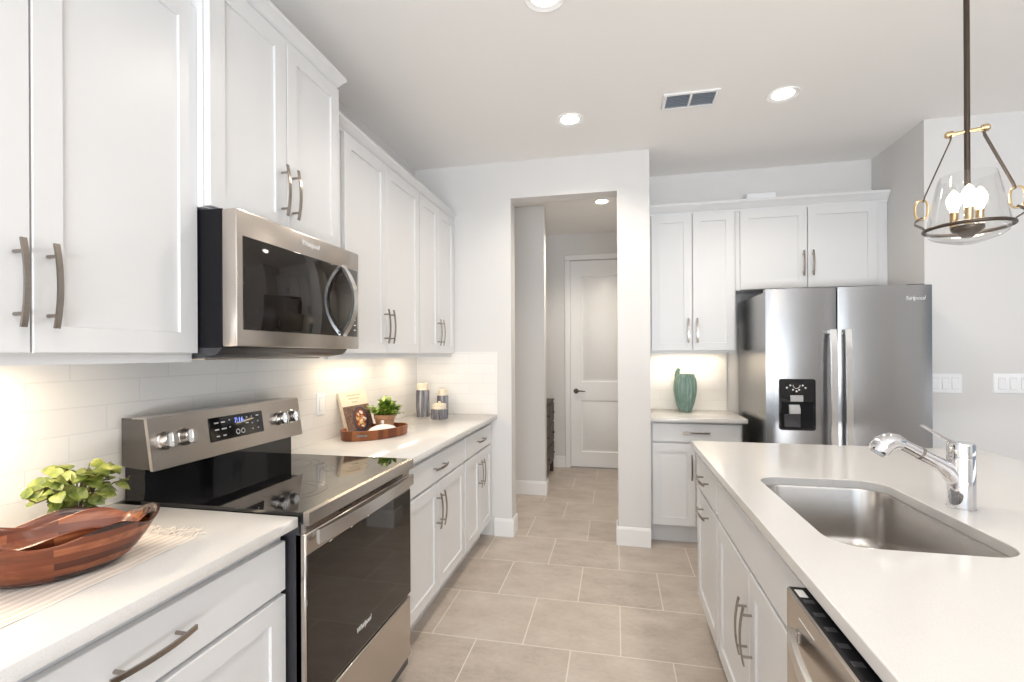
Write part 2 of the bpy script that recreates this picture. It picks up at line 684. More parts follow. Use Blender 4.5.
def panel_door():
    x0, x1, z0, z1, y = -.53, .29, .012, 2.485, YH + .01
    mb = MB()
    mb.box(x0 + .002, x1 - .002, y + .012, y + .045, z0, z1)
    fx0, fx1 = x0 + .125, x1 - .125
    for a, b, c, d in ((x0 + .002, fx0, z0, z1), (fx1, x1 - .002, z0, z1), (fx0, fx1, 2.30, z1), (fx0, fx1, .81, 1.03), (fx0, fx1, z0, .19)):
        mb.box(a, b, y, y + .014, c, d)
    for c, d in ((1.03, 2.30), (.19, .81)):
        g = .03
        # moulded edge falling in, then the raised field
        R = lambda i, yy: [(fx0 + i, yy, c + i), (fx1 - i, yy, c + i), (fx1 - i, yy, d - i), (fx0 + i, yy, d - i)]
        mb.loft([R(0, y), R(.012, y + .011), R(.028, y + .011), R(.045, y + .003), ], cap0=False, cap1=True)
    d = struct('door_1', mb, M['trim'], 'white two-panel door at the end of the hall')
    h = MB()
    hx, hz = -.465, .92
    h.lathe([(.0, -.004), (.03, -.004), (.03, 0.006), (.0, .006)], (hx, y - .004, hz), 24, axis='Y')
    h.tube([(hx, y, hz), (hx, y - .05, hz)], .009)
    h.tube([(hx, y - .05, hz), (hx + .05, y - .052, hz + .004), (hx + .11, y - .048, hz)], [.010, .008, .006])
    o = h.build('door_handle', M['bronze'], d)
    o['label'] = 'dark lever handle'
panel_door()

# tiled splashbacks
struct('wall_tile_left', MB().box(XL, XL + .008, .36, YD, .914, 1.388), M['splash_y'], 'white long-tile splashback above the left counter')
struct('wall_tile_return', MB().box(XL + .008, -.872, YD - .008, YD, .914, 1.388), M['splash_x'], 'white tile return on the wall beside the doorway')
struct('wall_tile_fridge', MB().box(.24, .86, YF - .008, YF, .914, 1.388), M['splash_x'], 'white tile splashback behind the green vase')


# ------------------------------------------------------------------ cabinet builders (local: front faces -y, x to the right, z up)
def shaker(x0, x1, z0, z1, y=0.0, t=.02, fr=.058, dep=.0075):
    mb = MB()
    R = lambda i, yy: [(x0 + i, yy, z0 + i), (x1 - i, yy, z0 + i), (x1 - i, yy, z1 - i), (x0 + i, yy, z1 - i)]
    mb.loft([R(0, y + t), R(0, y + .0018), R(.0018, y), R(fr, y), R(fr + .0012, y + dep)])
    return mb


def slab(x0, x1, z0, z1, y=0.0, t=.02):
    mb = MB()
    R = lambda i, yy: [(x0 + i, yy, z0 + i), (x1 - i, yy, z0 + i), (x1 - i, yy, z1 - i), (x0 + i, yy, z1 - i)]
    mb.loft([R(0, y + t), R(0, y + .002), R(.002, y)])
    return mb


def pull(cx, cz, vert, parent, y=0.0, L=.182, post=.064):
    """slim arched bar pull on two short posts"""
    mb = MB()
    pts = []
    for i in range(13):
        s = -1 + 2 * i / 12
        o = y - .024 - .011 * (1 - s * s)
        pts.append((cx, o, cz + s * L / 2) if vert else (cx + s * L / 2, o, cz))
    mb.strap(pts, (1, 0, 0) if vert else (0, 0, 1), .011, .005)
    for s in (-post, post):
        p = (cx, cz + s) if vert else (cx + s, cz)
        mb.tube([(p[0], y, p[1]), (p[0], y - .030, p[1])], .0042, 8)
    return mb.build('handle', M['nickel'], parent)


def crown_rings(x0, x1, yb, z, retl, retr, prof):
    rings = []
    for d, h in prof:
        xl, xr = x0 - d * retl, x1 + d * retr
        rings.append([(xl, yb, z + h), (xl, -d, z + h), (xr, -d, z + h), (xr, yb, z + h)])
    return rings

CROWN = [(0.0, 0.0), (.006, 0.0), (.007, .016), (.012, .019), (.02, .034), (.034, .052), (.043, .060), (.044, .078), (.0, .078)]


def crown(x0, x1, yb, z, retl, retr, y0, parent=None, k=1.0):
    mb = MB()
    mb.loft(crown_rings(x0, x1, yb - y0, z, retl, retr, [(d * k, h * k) for d, h in CROWN]))
    mb.xform(Matrix.Translation((0, y0, 0)))
    return mb


def upper_cabinet(name, label, loc, rotz, w, z0, z1, depth, doors, group, handle_z=1.52, rail=True, door_top=None, fill_r=0.0):
    t = thing(name, label, 'cabinet', (loc[0], loc[1], 0), rotz, group)
    mb = MB()
    mb.box(0, w, .021, depth, z0, z1, .001)
    mb.build('body', M['cab'], t)
    if rail:
        MB().box(.0, w, .024, .044, z0 - .022 * rail, z0).build('light_rail', M['cab'], t)
    if fill_r > 0:
        MB().box(w, w + fill_r, .022, .04, z0, z1).build('filler', M['cab'], t)
    for x0, x1, hs in doors:
        d = shaker(x0, x1, z0 + .004, door_top or z1 - .004).build('door', M['cab'], t)
        if hs:
            pull(x1 - .028 if hs > 0 else x0 + .028, handle_z, True, d)
    return t


def base_cabinet(name, label, loc, rotz, w, depth, drawers, doors, group, z0=.135, ztop=.884, drawer_z=(.715, .850), handle_z=.565, kick=True):
    t = thing(name, label, 'cabinet', (loc[0], loc[1], 0), rotz, group)
    MB().box(0, w, .021, depth, z0, ztop, .001).build('body', M['cab'], t)
    MB().box(0, w, .092, .108, 0, z0).build('toe_kick', M['cab'], t)
    for x0, x1, h in drawers:
        d = slab(x0, x1, drawer_z[0], drawer_z[1]).build('drawer' if h else 'false_front', M['cab'], t)
        if h:
            pull((x0 + x1) / 2, (drawer_z[0] + drawer_z[1]) / 2 + .005, False, d)
    for x0, x1, hs in doors:
        d = shaker(x0, x1, z0 + .008, drawer_z[0] - .014).build('door', M['cab'], t)
        if hs:
            pull(x1 - .027 if hs > 0 else x0 + .027, handle_z, True, d)
    return t

LROT = PI / 2
UG, BG = 'white wall cabinets', 'white base cabinets'
UX, UD = -1.20, .325
# left run, wall cabinets
upper_cabinet('wall_cabinet', 'large white two-door wall cabinet nearest the camera, above the wooden bowl', (UX, .36), LROT, .837, 1.372, 2.47, UD,
              [(.006, .420, 1), (.424, .836, -1)], UG, door_top=2.390)
t = upper_cabinet('wall_cabinet', 'white two-door cabinet mounted directly above the microwave', (-1.16, 1.196), LROT, .690, 1.806, 2.515, UD + .04,
                  [(.004, .344, 1), (.348, .686, -1)], UG, handle_z=1.955, rail=False)
crown(0, .69, UD + .04, 2.515, 1, 1, .021, k=.8).build('crown', M['cab'], t)
upper_cabinet('wall_cabinet', 'tall white two-door wall cabinet right of the microwave, above the cookbook tray', (UX, 1.89), LROT, .956, 1.372, 2.390, UD,
              [(.100, .508, 1), (.512, .95, -1)], UG)
upper_cabinet('wall_cabinet', 'narrow white two-door wall cabinet at the doorway end, above the ribbed canisters', (UX, 2.852), LROT, .655, 1.372, 2.390, UD,
              [(.004, .326, 1), (.330, .65, -1)], UG, fill_r=.032)
cm = crown(0, 1.648, UD, 2.390, 0, 0, .021, k=.72).build('crown_molding', M['cab'])
cm.location = (UX, 1.891, 0)
cm.rotation_euler = (0, 0, LROT)
tag(cm, 'white crown molding along the two left wall cabinets beyond the microwave', 'molding', 'cabinet crown moldings')

# left run, base cabinets
BX, BD = -.905, .605
base_cabinet('base_cabinet', 'white base cabinet left of the range, under the wooden bowl', (BX, .36), LROT, .835, BD,
             [(.012, .828, 1)], [(.012, .418, 1), (.422, .828, -1)], BG)
base_cabinet('base_cabinet', 'wider white base cabinet right of the range, under the cookbook tray', (BX, 1.932), LROT, .896, BD,
             [(.010, .886, 1)], [(.010, .446, 1), (.450, .886, -1)], BG)
t = base_cabinet('base_cabinet', 'narrow white base cabinet beside the doorway, under the ribbed canisters', (BX, 2.832), LROT, .655, BD,
                 [(.012, .645, 1)], [(.012, .327, 1), (.331, .645, -1)], BG)
MB().box(.655, .705, .022, .04, .135, .884).build('filler', M['cab'], t)


def counter(name, label, x0, x1, y0, y1):
    mb = MB()
    mb.box(x0, x1, y0, y1, .884, .914, .003, seg=2)
    o = mb.build(name, M['quartz'])
    return tag(o, label, 'countertop', 'white quartz countertops')
CX = -.875
counter('countertop', 'white quartz countertop left of the range, under the wooden bowl', XL + .001, CX, .36, 1.203)
counter('countertop', 'white quartz countertop between range and doorway wall', XL + .001, CX, 1.928, YD - .001)

# fridge wall cabinets
base_cabinet('base_cabinet', 'white base cabinet beside the refrigerator, under the green vase', (.243, 3.6), 0, .617, YF - 3.6 - .01,
             [(.012, .605, 1)], [(.012, .306, 1), (.310, .605, -1)], BG, drawer_z=(.74, .868))
counter('countertop', 'small white quartz countertop under the green vase', .241, .885, 3.565, YF - .001)
upper_cabinet('wall_cabinet', 'tall white two-door wall cabinet above the green vase', (.262, 3.86), 0, .617, 1.385, 2.425, YF - 3.86 - .002,
              [(.012, .306, 1), (.314, .606, -1)], UG, handle_z=1.54, rail=.68)
upper_cabinet('wall_cabinet', 'short wide white two-door wall cabinet above the refrigerator', (.880, 3.86), 0, .998, 1.835, 2.425, YF - 3.86 - .002,
              [(.030, .478, 1), (.484, .925, -1)], UG, handle_z=2.015, rail=False)
cm = crown(0, 1.617, YF - 3.86 - .002, 2.425, 0, 0, .021).build('crown_molding', M['cab'])
cm.location = (.261, 3.86, 0)
tag(cm, 'white crown molding along the cabinets above vase and refrigerator', 'molding', 'cabinet crown moldings')
bx = MB()
bx.box(.985, 1.19, 3.98, 4.085, 2.504, 2.585, .008, seg=2)
tag(bx.build('utility_box', M['plastic']), 'small white box lying on top of the cabinets above the refrigerator', 'box')

# under-cabinet light bars
def light_bar(label, loc, rotz, L, energy):
    t = thing('light_bar', label, 'light', loc, rotz, 'under-cabinet light bars')
    MB().box(-L / 2, L / 2, -.014, .014, .004, .014, .002).build('housing', M['plastic'], t)
    MB().box(-L / 2 + .01, L / 2 - .01, -.010, .010, .001, .004).build('diffuser', M['strip'], t)
    lamp('bar_light', 'AREA', energy, (1, .80, .56), (0, 0, -.002), (0, 0, 0), t, shape='RECTANGLE', size=L - .03, size_y=.03)
light_bar('slim light bar under the wall cabinet nearest the camera', (-1.38, .70, 1.357), LROT, .42, 3.6)
light_bar('slim light bar under the wall cabinet above the cookbook tray', (-1.38, 2.48, 1.357), LROT, .60, 1.7)
light_bar('slim light bar under the narrow wall cabinet above the canisters', (-1.38, 3.14, 1.357), LROT, .36, .9)
light_bar('slim light bar under the wall cabinet above the green vase', (.57, 3.98, 1.370), 0, .50, 1.6)


# ------------------------------------------------------------------ range
def make_range():
    # local: x along the wall (world +y), front -y (world +x); origin at the oven face, left edge
    t = thing('range', 'stainless steel electric range with black glass oven door', 'range', (-.858, 1.207, 0), LROT)
    w, dp = .716, .64
    MB().box(.004, w - .004, .012, dp, .05, .895, .003).build('body', M['dark_grey'], t)
    for x in (.05, w - .05):
        for y in (.08, dp - .06):
            MB().lathe([(.016, 0), (.016, .05)], (x, y, 0), 12).build('foot', M['black_plastic'], t)
    # cooktop: steel front band and black glass with printed rings
    mb = MB()
    mb.prism([(-.014, .888), (-.014, .9225), (-.0125, .925), (.004, .9252), (.004, .888)], 'X', 0, w)
    mb.build('cooktop_trim', M['steel_h'], t)
    ct = MB().box(.0, w, .004, dp - .075, .897, .925, .001).build('cooktop', M['black_glass'], t)
    rings = MB()
    for cx, cy, r in ((.19, .19, .115), (.53, .19, .085), (.19, .43, .085), (.53, .43, .10), (.36, .46, .06)):
        for rr in (r, r * .72):
            n = 48
            mk = lambda q: [(cx + q * math.cos(2 * PI * i / n), cy + q * math.sin(2 * PI * i / n), .9254) for i in range(n)]
            rings.loft([mk(rr), mk(rr + .0015)], cap0=False, cap1=False)
    rings.build('burner_ring', M['ring_print'], ct)
    # backguard
    MB().box(.012, w - .012, .565, dp, .895, 1.06, .002).build('back_splash', M['black_glass'], t)
    P0, P1, PY, PT = 1.016, 1.177, .518, .024      # panel foot, top, front and lean
    mb = MB()
    mb.prism([(PY + .010, P0 + .004), (PY + PT + .010, P1 - .001), (dp, P1 - .001), (dp, P0 + .010), (.575, P0 + .004)], 'X', .003, w - .003)
    bg_ = mb.build('backguard', M['dark_gloss'], t)
    mb = MB()
    mb.prism([(PY, P0), (PY + PT, P1), (PY + PT + .012, P1 + .001), (PY + PT + .055, P1 + .001), (PY + PT + .055, P1 - .003), (PY + PT + .011, P1 - .003), (PY + .011, P0 + .001)], 'X', 0, w)
    mb.build('control_panel', M['steel_h'], t)
    # slope helpers for items on the tilted face
    tilt = math.atan2(PT, P1 - P0)
    def on_panel(x, z):
        f = (z - P0) / (P1 - P0)
        return Matrix.Translation((x, PY + PT * f, z)) @ Matrix.Rotation(-tilt, 4, 'X')
    d = MB().box(-.130, .130, -.003, .0, -.042, .042, .003)
    dp_ = d.xform(on_panel(.352, 1.106)).build('display', M['black_glass'], t)
    tx = [(-.10, .022, '- -'), (-.07, .022, '- -'), (-.04, .026, 'o'), (-.10, -.002, '---'), (-.068, -.002, '----'), (-.04, .0, 'o'),
          (-.098, -.026, '--'), (-.068, -.026, '--'), (.045, .026, '.'), (.045, .004, '..'), (.07, .026, '^'), (.07, .0, '1'), (.07, -.022, '-'),
          (.10, .026, '--'), (.10, .004, '8'), (.10, -.022, 'o')]
    for mx, mz, q in tx:
        wd = .006 if len(q) == 1 else .004 * len(q) + .006
        MB().box(mx - wd / 2, mx + wd / 2, -.0036, -.003, mz - .0022, mz + .0022).xform(on_panel(.352, 1.106)).build('button', M['print'], dp_)
    for mx in (-.005, .02):
        n = 16
        mk = lambda q: [(mx + q * math.cos(2 * PI * i / n), -.0034, -.022 + q * math.sin(2 * PI * i / n)) for i in range(n)]
        MB().loft([mk(.007), mk(.010)], cap0=False, cap1=False).xform(on_panel(.352, 1.106)).build('round_button', M['print'], dp_)
    text_mesh('clock_digits', '7:16', .026, M['digit'], dp_, on_panel(.352, 1.106) @ Matrix.Translation((.005, -.0036, .020)) @ FACE)
    for x in (.048, .121, .580, .651):
        k = MB()
        k.lathe([(.0, 0), (.029, 0), (.029, -.006), (.025, -.009), (.024, -.030), (.0225, -.033), (0, -.033)], (0, 0, 0), 28, axis='Y')
        k.box(-.0055, .0055, -.042, -.030, -.0235, .0235, .002)
        k.xform(on_panel(x, 1.102)).build('knob', M['steel_bright'], t)
    # vent strip with slots under the cooktop
    v = MB().box(.004, w - .004, .004, .02, .864, .890).build('vent_strip', M['steel_h'], t)
    sl = MB()
    for i in range(5):
        x = .18 + i * .098
        for z in (.870, .880):
            sl.box(x, x + .075, .0025, .006, z, z + .004, .001)
    sl.build('vent_slot', M['black_plastic'], v)
    # oven door
    mb = MB()
    mb.box(.004, w - .004, 0, .035, .355, .862, .004)
    dr = mb.build('oven_door', M['steel_h'], t)
    MB().box(.007, w - .007, -.003, .002, .362, .800, .002).build('door_glass', M['oven_glass'], dr)
    h = MB()
    pts = []
    for i in range(21):
        s = -1 + 2 * i / 20
        pts.append((w / 2 + s * (w / 2 - .03), -.022 - .014 * (1 - s * s), .848))
    h.strap(pts, (0, 0, 1), .042, .012)
    for x in (.062, w - .062):
        h.box(x - .014, x + .014, -.026, .0, .838, .858, .003)
    h.build('handle', M['steel_bright'], dr)
    text_mesh('logo', 'Whirlpool', .026, M['print'], dr, Matrix.Translation((w * .445, -.0034, .437)) @ FACE, .0004, .2, .9)
    # storage drawer
    MB().box(.004, w - .004, .0, .03, .095, .345, .004).build('drawer', M['steel_h'], t)
    MB().box(.004, w - .004, .02, .06, .345, .357).build('drawer_gap', M['black_plastic'], t)
    return t
make_range()


# ------------------------------------------------------------------ microwave
def make_microwave():
    t = thing('microwave', 'stainless steel over-the-range microwave with bowed handle', 'microwave', (-1.069, 1.199, 0), LROT)
    w = .680
    z0, z1 = 1.392, 1.800
    MB().box(.003, w - .003, .052, .45, z0, z1, .003).build('body', M['black_plastic'], t)
    mb = MB()
    mb.box(0, w, 0, .052, z0 + .002, z1 - .002, .006, seg=2)
    d = mb.build('door', M['steel_h'], t)
    MB().box(.022, w - .016, -.002, .004, z0 + .052, z1 - .078, .003, seg=2).build('door_window', M['oven_glass'], d)
    h = MB()
    pts = []
    hz0, hz1 = 1.452, 1.718
    for i in range(25):
        s = -1 + 2 * i / 24
        o = -.006 - .050 * (1 - abs(s) ** 2.0)
        pts.append((.553, o, (hz0 + hz1) / 2 + s * (hz1 - hz0) / 2))
    h.strap(pts, (1, 0, 0), .030, .011)
    for z in (hz0, hz1):
        h.box(.538, .568, -.012, .0, z - .010, z + .010, .003)
    h.build('handle', M['steel_bright'], d)
    for z in (1.470, 1.490, 1.512):
        MB().box(.633, .647, -.003, -.002, z, z + .004).build('button', M['print'], d)
    text_mesh('logo', 'Whirlpool', .027, M['print'], d, Matrix.Translation((.347, -.0006, z1 - .036)) @ FACE, .0006, .2, .9)
    u = MB()
    u.prism([(.055, z0), (.075, z0 - .020), (.150, z0 - .032), (.455, z0 - .034), (.455, z0)], 'X', .004, w - .004)
    base = u.build('underside', M['dark_grey'], t)
    MB().box(.06, .33, .17, .33, z0 - .037, z0 - .032).build('grease_filter', M['steel_h'], base)
    MB().box(.38, .65, .17, .33, z0 - .037, z0 - .032).build('grease_filter', M['steel_h'], base)
    MB().box(.28, .42, .36, .43, z0 - .037, z0 - .033).build('lamp_cover', M['soft_grey'], base)
make_microwave()


# ------------------------------------------------------------------ refrigerator
def make_fridge():
    t = thing('refrigerator', 'stainless steel side-by-side refrigerator with ice and water dispenser', 'refrigerator', (.93, 3.31, 0), 0)
    w, zt = .910, 1.770
    MB().box(.006, w - .006, .075, .74, .03, zt - .012, .004).build('body', M['steel_v'], t)
    MB().box(.02, w - .02, .06, .10, .0, .085).build('grille', M['black_plastic'], t)
    MB().box(.03, .12, .03, .12, zt - .012, zt + .008, .004).build('hinge_cover', M['dark_grey'], t)
    MB().box(w - .12, w - .03, .03, .12, zt - .012, zt + .008, .004).build('hinge_cover', M['dark_grey'], t)

    def door(x0, x1):
        # shallow barrel: the front bows outward
        mb = MB()
        n = 14
        poly = []
        for i in range(n + 1):
            s = -1 + 2 * i / n
            e = .012 if abs(s) > .999 else 0
            poly.append(((x0 + x1) / 2 + s * (x1 - x0) / 2, .014 * s * s + e * .3))
        poly += [(x1, .066), (x0, .066)]
        mb.prism(poly, 'Z', .095, zt)
        return mb
    gl, gr = .400, .408
    ld = door(0, gl).build('door', M['steel_v'], t)
    rd = door(gr, w).build('door', M['steel_v'], t)
    for o, x, in ((ld, gl - .036), (rd, gr + .036)):
        h = MB()
        pts = []
        for i in range(25):
            s = -1 + 2 * i / 24
            pts.append((x, -.030 - .020 * (1 - s ** 4), 1.02 + s * .488))
        h.strap(pts, (1, 0, 0), .034, .014)
        for z in (.545, 1.495):
            h.box(x - .015, x + .015, -.036, .012, z - .012, z + .012, .003)
        h.build('handle', M['steel_bright'], o)
    # dispenser
    d = MB()
    x0, x1, z0, z1 = .072, .278, .885, 1.205
    yy = .000
    P = rrect(x0, x1, z0, z1, .016, 5)
    Q = rrect(x0 + .006, x1 - .006, z0 + .006, z1 - .006, .012, 5)
    d.loft([[(p[0], .012, p[1]) for p in P], [(p[0], yy - .003, p[1]) for p in P], [(p[0], yy - .003, p[1]) for p in Q], [(p[0], yy, p[1]) for p in Q]])
    dd = d.build('dispenser', M['black_glass'], t)
    c = MB()
    # darker cavity below the control strip, walls stepping in
    cx0, cx1, cz0, cz1 = x0 + .014, x1 - .014, z0 + .014, 1.062
    c.box(cx0, cx1, yy - .0035, yy - .002, cz0, cz1, .001)
    c.build('cavity', M['black_plastic'], dd)
    p = MB()
    p.box(.134, .206, -.010, -.002, 1.064, 1.104, .002)
    p.build('spout_housing', M['soft_grey'], dd)
    p = MB()
    p.prism([(-.004, 1.045), (-.022, 1.02), (-.022, .99), (-.004, .99)], 'X', .126, .186)
    p.build('paddle', M['soft_grey'], dd)
    MB().box(.098, .19, -.012, -.002, .905, .985, .003).build('drip_well', M['dark_grey'], dd)
    for bx_, bz in ((.115, 1.15), (.15, 1.138), (.185, 1.138), (.22, 1.15), (.135, 1.165), (.205, 1.165), (.17, 1.128)):
        MB().lathe([(0, 0), (.0055, 0), (.0055, -.001), (0, -.001)], (bx_, yy - .003, bz), 10, axis='Y').build('button', M['print'], dd)
    k = MB()
    n = 20
    arc = [(.17 + .020 * math.cos(PI + PI * i / n), -.0036, 1.168 + .022 * math.sin(PI + PI * i / n)) for i in range(n + 1)]
    k.tube(arc, .0016, 6)
    k.build('dial_mark', M['print'], dd)
    text_mesh('logo', 'Whirlpool', .036, M['print'], rd, Matrix.Translation((.800, .0035, 1.690)) @ FACE, .0008, .2, .9)
make_fridge()


# ------------------------------------------------------------------ island
IX, IF = .381, .404
IYE, IYN = 2.64, .25
IG = 'white island cabinets'
IROT = -PI / 2
t = base_cabinet('island_cabinet', 'white island cabinet with drawer and door at the end facing the refrigerator', (IF, IYE - .022), IROT, .510, .58,
             [(.012, .500, 1)], [(.012, .500, 0)], IG, drawer_z=(.700, .852))
pull(.256, .628, False, [c for c in t.children if c.name.startswith('door')][0])
t = base_cabinet('island_cabinet', 'white two-door island sink cabinet between drawer cabinet and dishwasher', (IF, 2.105), IROT, .955, .58,
                 [(.010, .947, 0)], [(.010, .476, 1), (.480, .947, -1)], IG, handle_z=.50, drawer_z=(.700, .852))


def hollow_for_sink(t):
    # the sink cabinet is open at the top: replace its body by side, back and floor boards
    for o in [c for c in t.children if c.name.startswith('body')]:
        bpy.data.objects.remove(o)
    mb = MB()
    mb.box(0, .016, .021, .58, .135, .884)
    mb.box(.939, .955, .021, .58, .135, .884)
    mb.box(.016, .939, .564, .58, .135, .884)
    mb.box(.016, .939, .021, .564, .135, .151)
    mb.box(.016, .939, .021, .036, .60, .884)
    mb.build('body', M['cab'], t)
hollow_for_sink(t)


def make_dishwasher():
    t = thing('dishwasher', 'stainless dishwasher built into the near end of the island', 'dishwasher', (.357, 1.140, 0), IROT)
    w = .60
    MB().box(.006, w - .006, .040, .60, .10, .868).build('body', M['dark_grey'], t)
    mb = MB()
    mb.box(0, w, 0, .044, .105, .868, .004)
    for f in mb.bm.faces:
        if f.normal.z > .9 or all(v.co.z > .8675 for v in f.verts):
            f.material_index = 1
    d = mb.build('door', [M['steel_h'], M['black_plastic']], t)
    for i in range(9):
        MB().box(.06 + i * .05, .075 + i * .05, .012, .030, .8682, .8688).build('control_button', M['dark_grey'], d)
    c = MB().box(.018, .05, .010, .026, .8681, .8688)
    c.build('energy_sticker', M['print'], d)
    h = MB()
    pts = []
    for i in range(21):
        s = -1 + 2 * i / 20
        pts.append((w / 2 + s * (w / 2 - .05), -.008 - .030 * (1 - s ** 2), .79))
    h.strap(pts, (0, 0, 1), .030, .011)
    for x in (.056, w - .056):
        h.box(x - .008, x + .008, -.012, .002, .777, .803, .003)
    h.build('handle', M['steel_bright'], d)
    MB().box(.075, .150, -.0008, .002, .836, .838).build('indicator_line', M['print'], d)
    MB().box(.01, w - .01, .08, .10, .0, .10).build('toe_kick', M['black_plastic'], t)
make_dishwasher()

SX0, SX1, SY0, SY1 = .503, .905, 1.270, 1.937


def make_island_top():
    bm = bmesh.new()
    X0, X1, Y0, Y1 = IX, 1.655, IYN, IYE + .012
    outer = [(X0, Y0), (X1, Y0), (X1, Y1), (X0, Y1)]
    inner = rrect(SX0, SX1, SY0, SY1, .085, 8)
    es = []
    for poly in (outer, inner):
        vs = [bm.verts.new((p[0], p[1], .914)) for p in poly]
        for i in range(len(vs)):
            es.append(bm.edges.new((vs[i], vs[(i + 1) % len(vs)])))
    r = bmesh.ops.triangle_fill(bm, use_beauty=True, edges=es)
    faces = [f for f in bm.faces]
    for f in faces:
        if f.normal.z < 0:
            f.normal_flip()
    r = bmesh.ops.extrude_face_region(bm, geom=faces)
    vs = [g for g in r['geom'] if isinstance(g, bmesh.types.BMVert)]
    bmesh.ops.translate(bm, verts=vs, vec=(0, 0, -.030))
    mb = MB()
    mb.bm.free()
    mb.bm = bm
    o = mb.build('countertop', M['quartz'], angle=30)
    tag(o, 'white quartz island countertop with the sink cut into it', 'countertop', 'white quartz countertops')
    bv = o.modifiers.new('edge', 'BEVEL')
    bv.width = .0025
    bv.segments = 2
    bv.limit_method = 'ANGLE'
    bv.angle_limit = math.radians(60)
make_island_top()

# island carcass behind the cabinets: back and end boards
mb = MB()
mb.box(.99, 1.06, .30, IYE - .022, 0, .884, .002)
mb.box(.43, .99, .49, .515, 0, .884)
tag(mb.build('island_back_panel', M['cab']), 'white panel closing the seating side of the island', 'panel')


def make_sink():
    t = thing('sink', 'undermount single-bowl stainless sink in the island', 'sink', (.704, 1.6035, 0), 0)
    a, b = (SX1 - SX0) / 2 + .003, (SY1 - SY0) / 2 + .003
    mb = MB()
    rings = []
    prof = [(-.022, .8835), (0.0, .8835), (0.003, .876), (.006, .72), (.012, .695), (.026, .678), (.048, .672), (.09, .670), (.16, .668)]
    for ins, z in prof:
        r = max(.088 - max(ins, 0) * .5, .03) if ins >= 0 else .105
        x, y = a - ins, b - ins
        r = min(r, x - .005, y - .005)
        rings.append([(p[0], p[1], z) for p in rrect(-x, x, -y, y, r, 8)])
    mb.loft(rings, cap0=False, cap1=True)
    bowl = mb.build('basin', M['sink'], t)
    so = bowl.modifiers.new('wall', 'SOLIDIFY')
    so.thickness = .0015
    so.offset = 1
    dr = MB()
    dr.lathe([(0, .0), (.030, .0), (.040, .003), (.045, .0035), (.045, .0)], (0.0, .0, .669), 28)
    dr.build('drain', M['chrome'], t)
make_sink()


def make_faucet():
    t = thing('faucet', 'chrome single-lever pull-out kitchen faucet standing behind the sink', 'faucet', (.985, 1.652, .914), 0)
    mb = MB()
    mb.lathe([(0, 0), (.0345, 0), (.0345, .004), (.0325, .006), (.0325, .146), (.0315, .149), (0, .149)], seg=36)
    mb.build('body', M['chrome'], t)
    cap = MB()
    cap.lathe([(0, .150), (.0325, .150), (.0325, .184), (.0295, .190), (0, .191)], seg=36)
    cp = cap.build('lever_cap', M['chrome'], t)
    lv = MB()
    lv.strap([(-.018, 0, .188), (-.05, 0, .206), (-.098, .003, .238)], (0, 1, 0), .016, .006)
    lv.build('lever', M['chrome'], cp)
    sp = MB()
    sp.tube([(-.008, 0, .078), (-.034, 0, .112), (-.060, 0, .130), (-.155, .0, .183)], [.026, .023, .0185, .0165], 20)
    spt = sp.build('spout', M['chrome'], t)
    hd = MB()
    # spray head turned down from the end of the spout
    d = Vector((-.62, 0, -.30)).normalized()
    s = Vector((-.150, 0, .181))
    hd.tube([s, s + Vector((-.014, 0, .006)), s + Vector((-.030, 0, .007)), s + Vector((-.048, 0, -.002)), s + Vector((-.060, 0, -.020)), s + Vector((-.064, 0, -.026))],
            [.0175, .023, .0275, .0295, .0295, .027], 22)
    h = hd.build('spray_head', M['chrome'], t)
    gp = MB()
    gp.tube([s + Vector((.050, 0, -.0280)), s + Vector((.044, 0, -.0247))], .0190, 20)
    gp.build('collar', M['nickel'], spt)
    nz = MB()
    nz.tube([s + Vector((-.0635, 0, -.0255)), s + Vector((-.067, 0, -.031))], .019, 18)
    nz.build('nozzle', M['soft_grey'], h)
make_faucet()


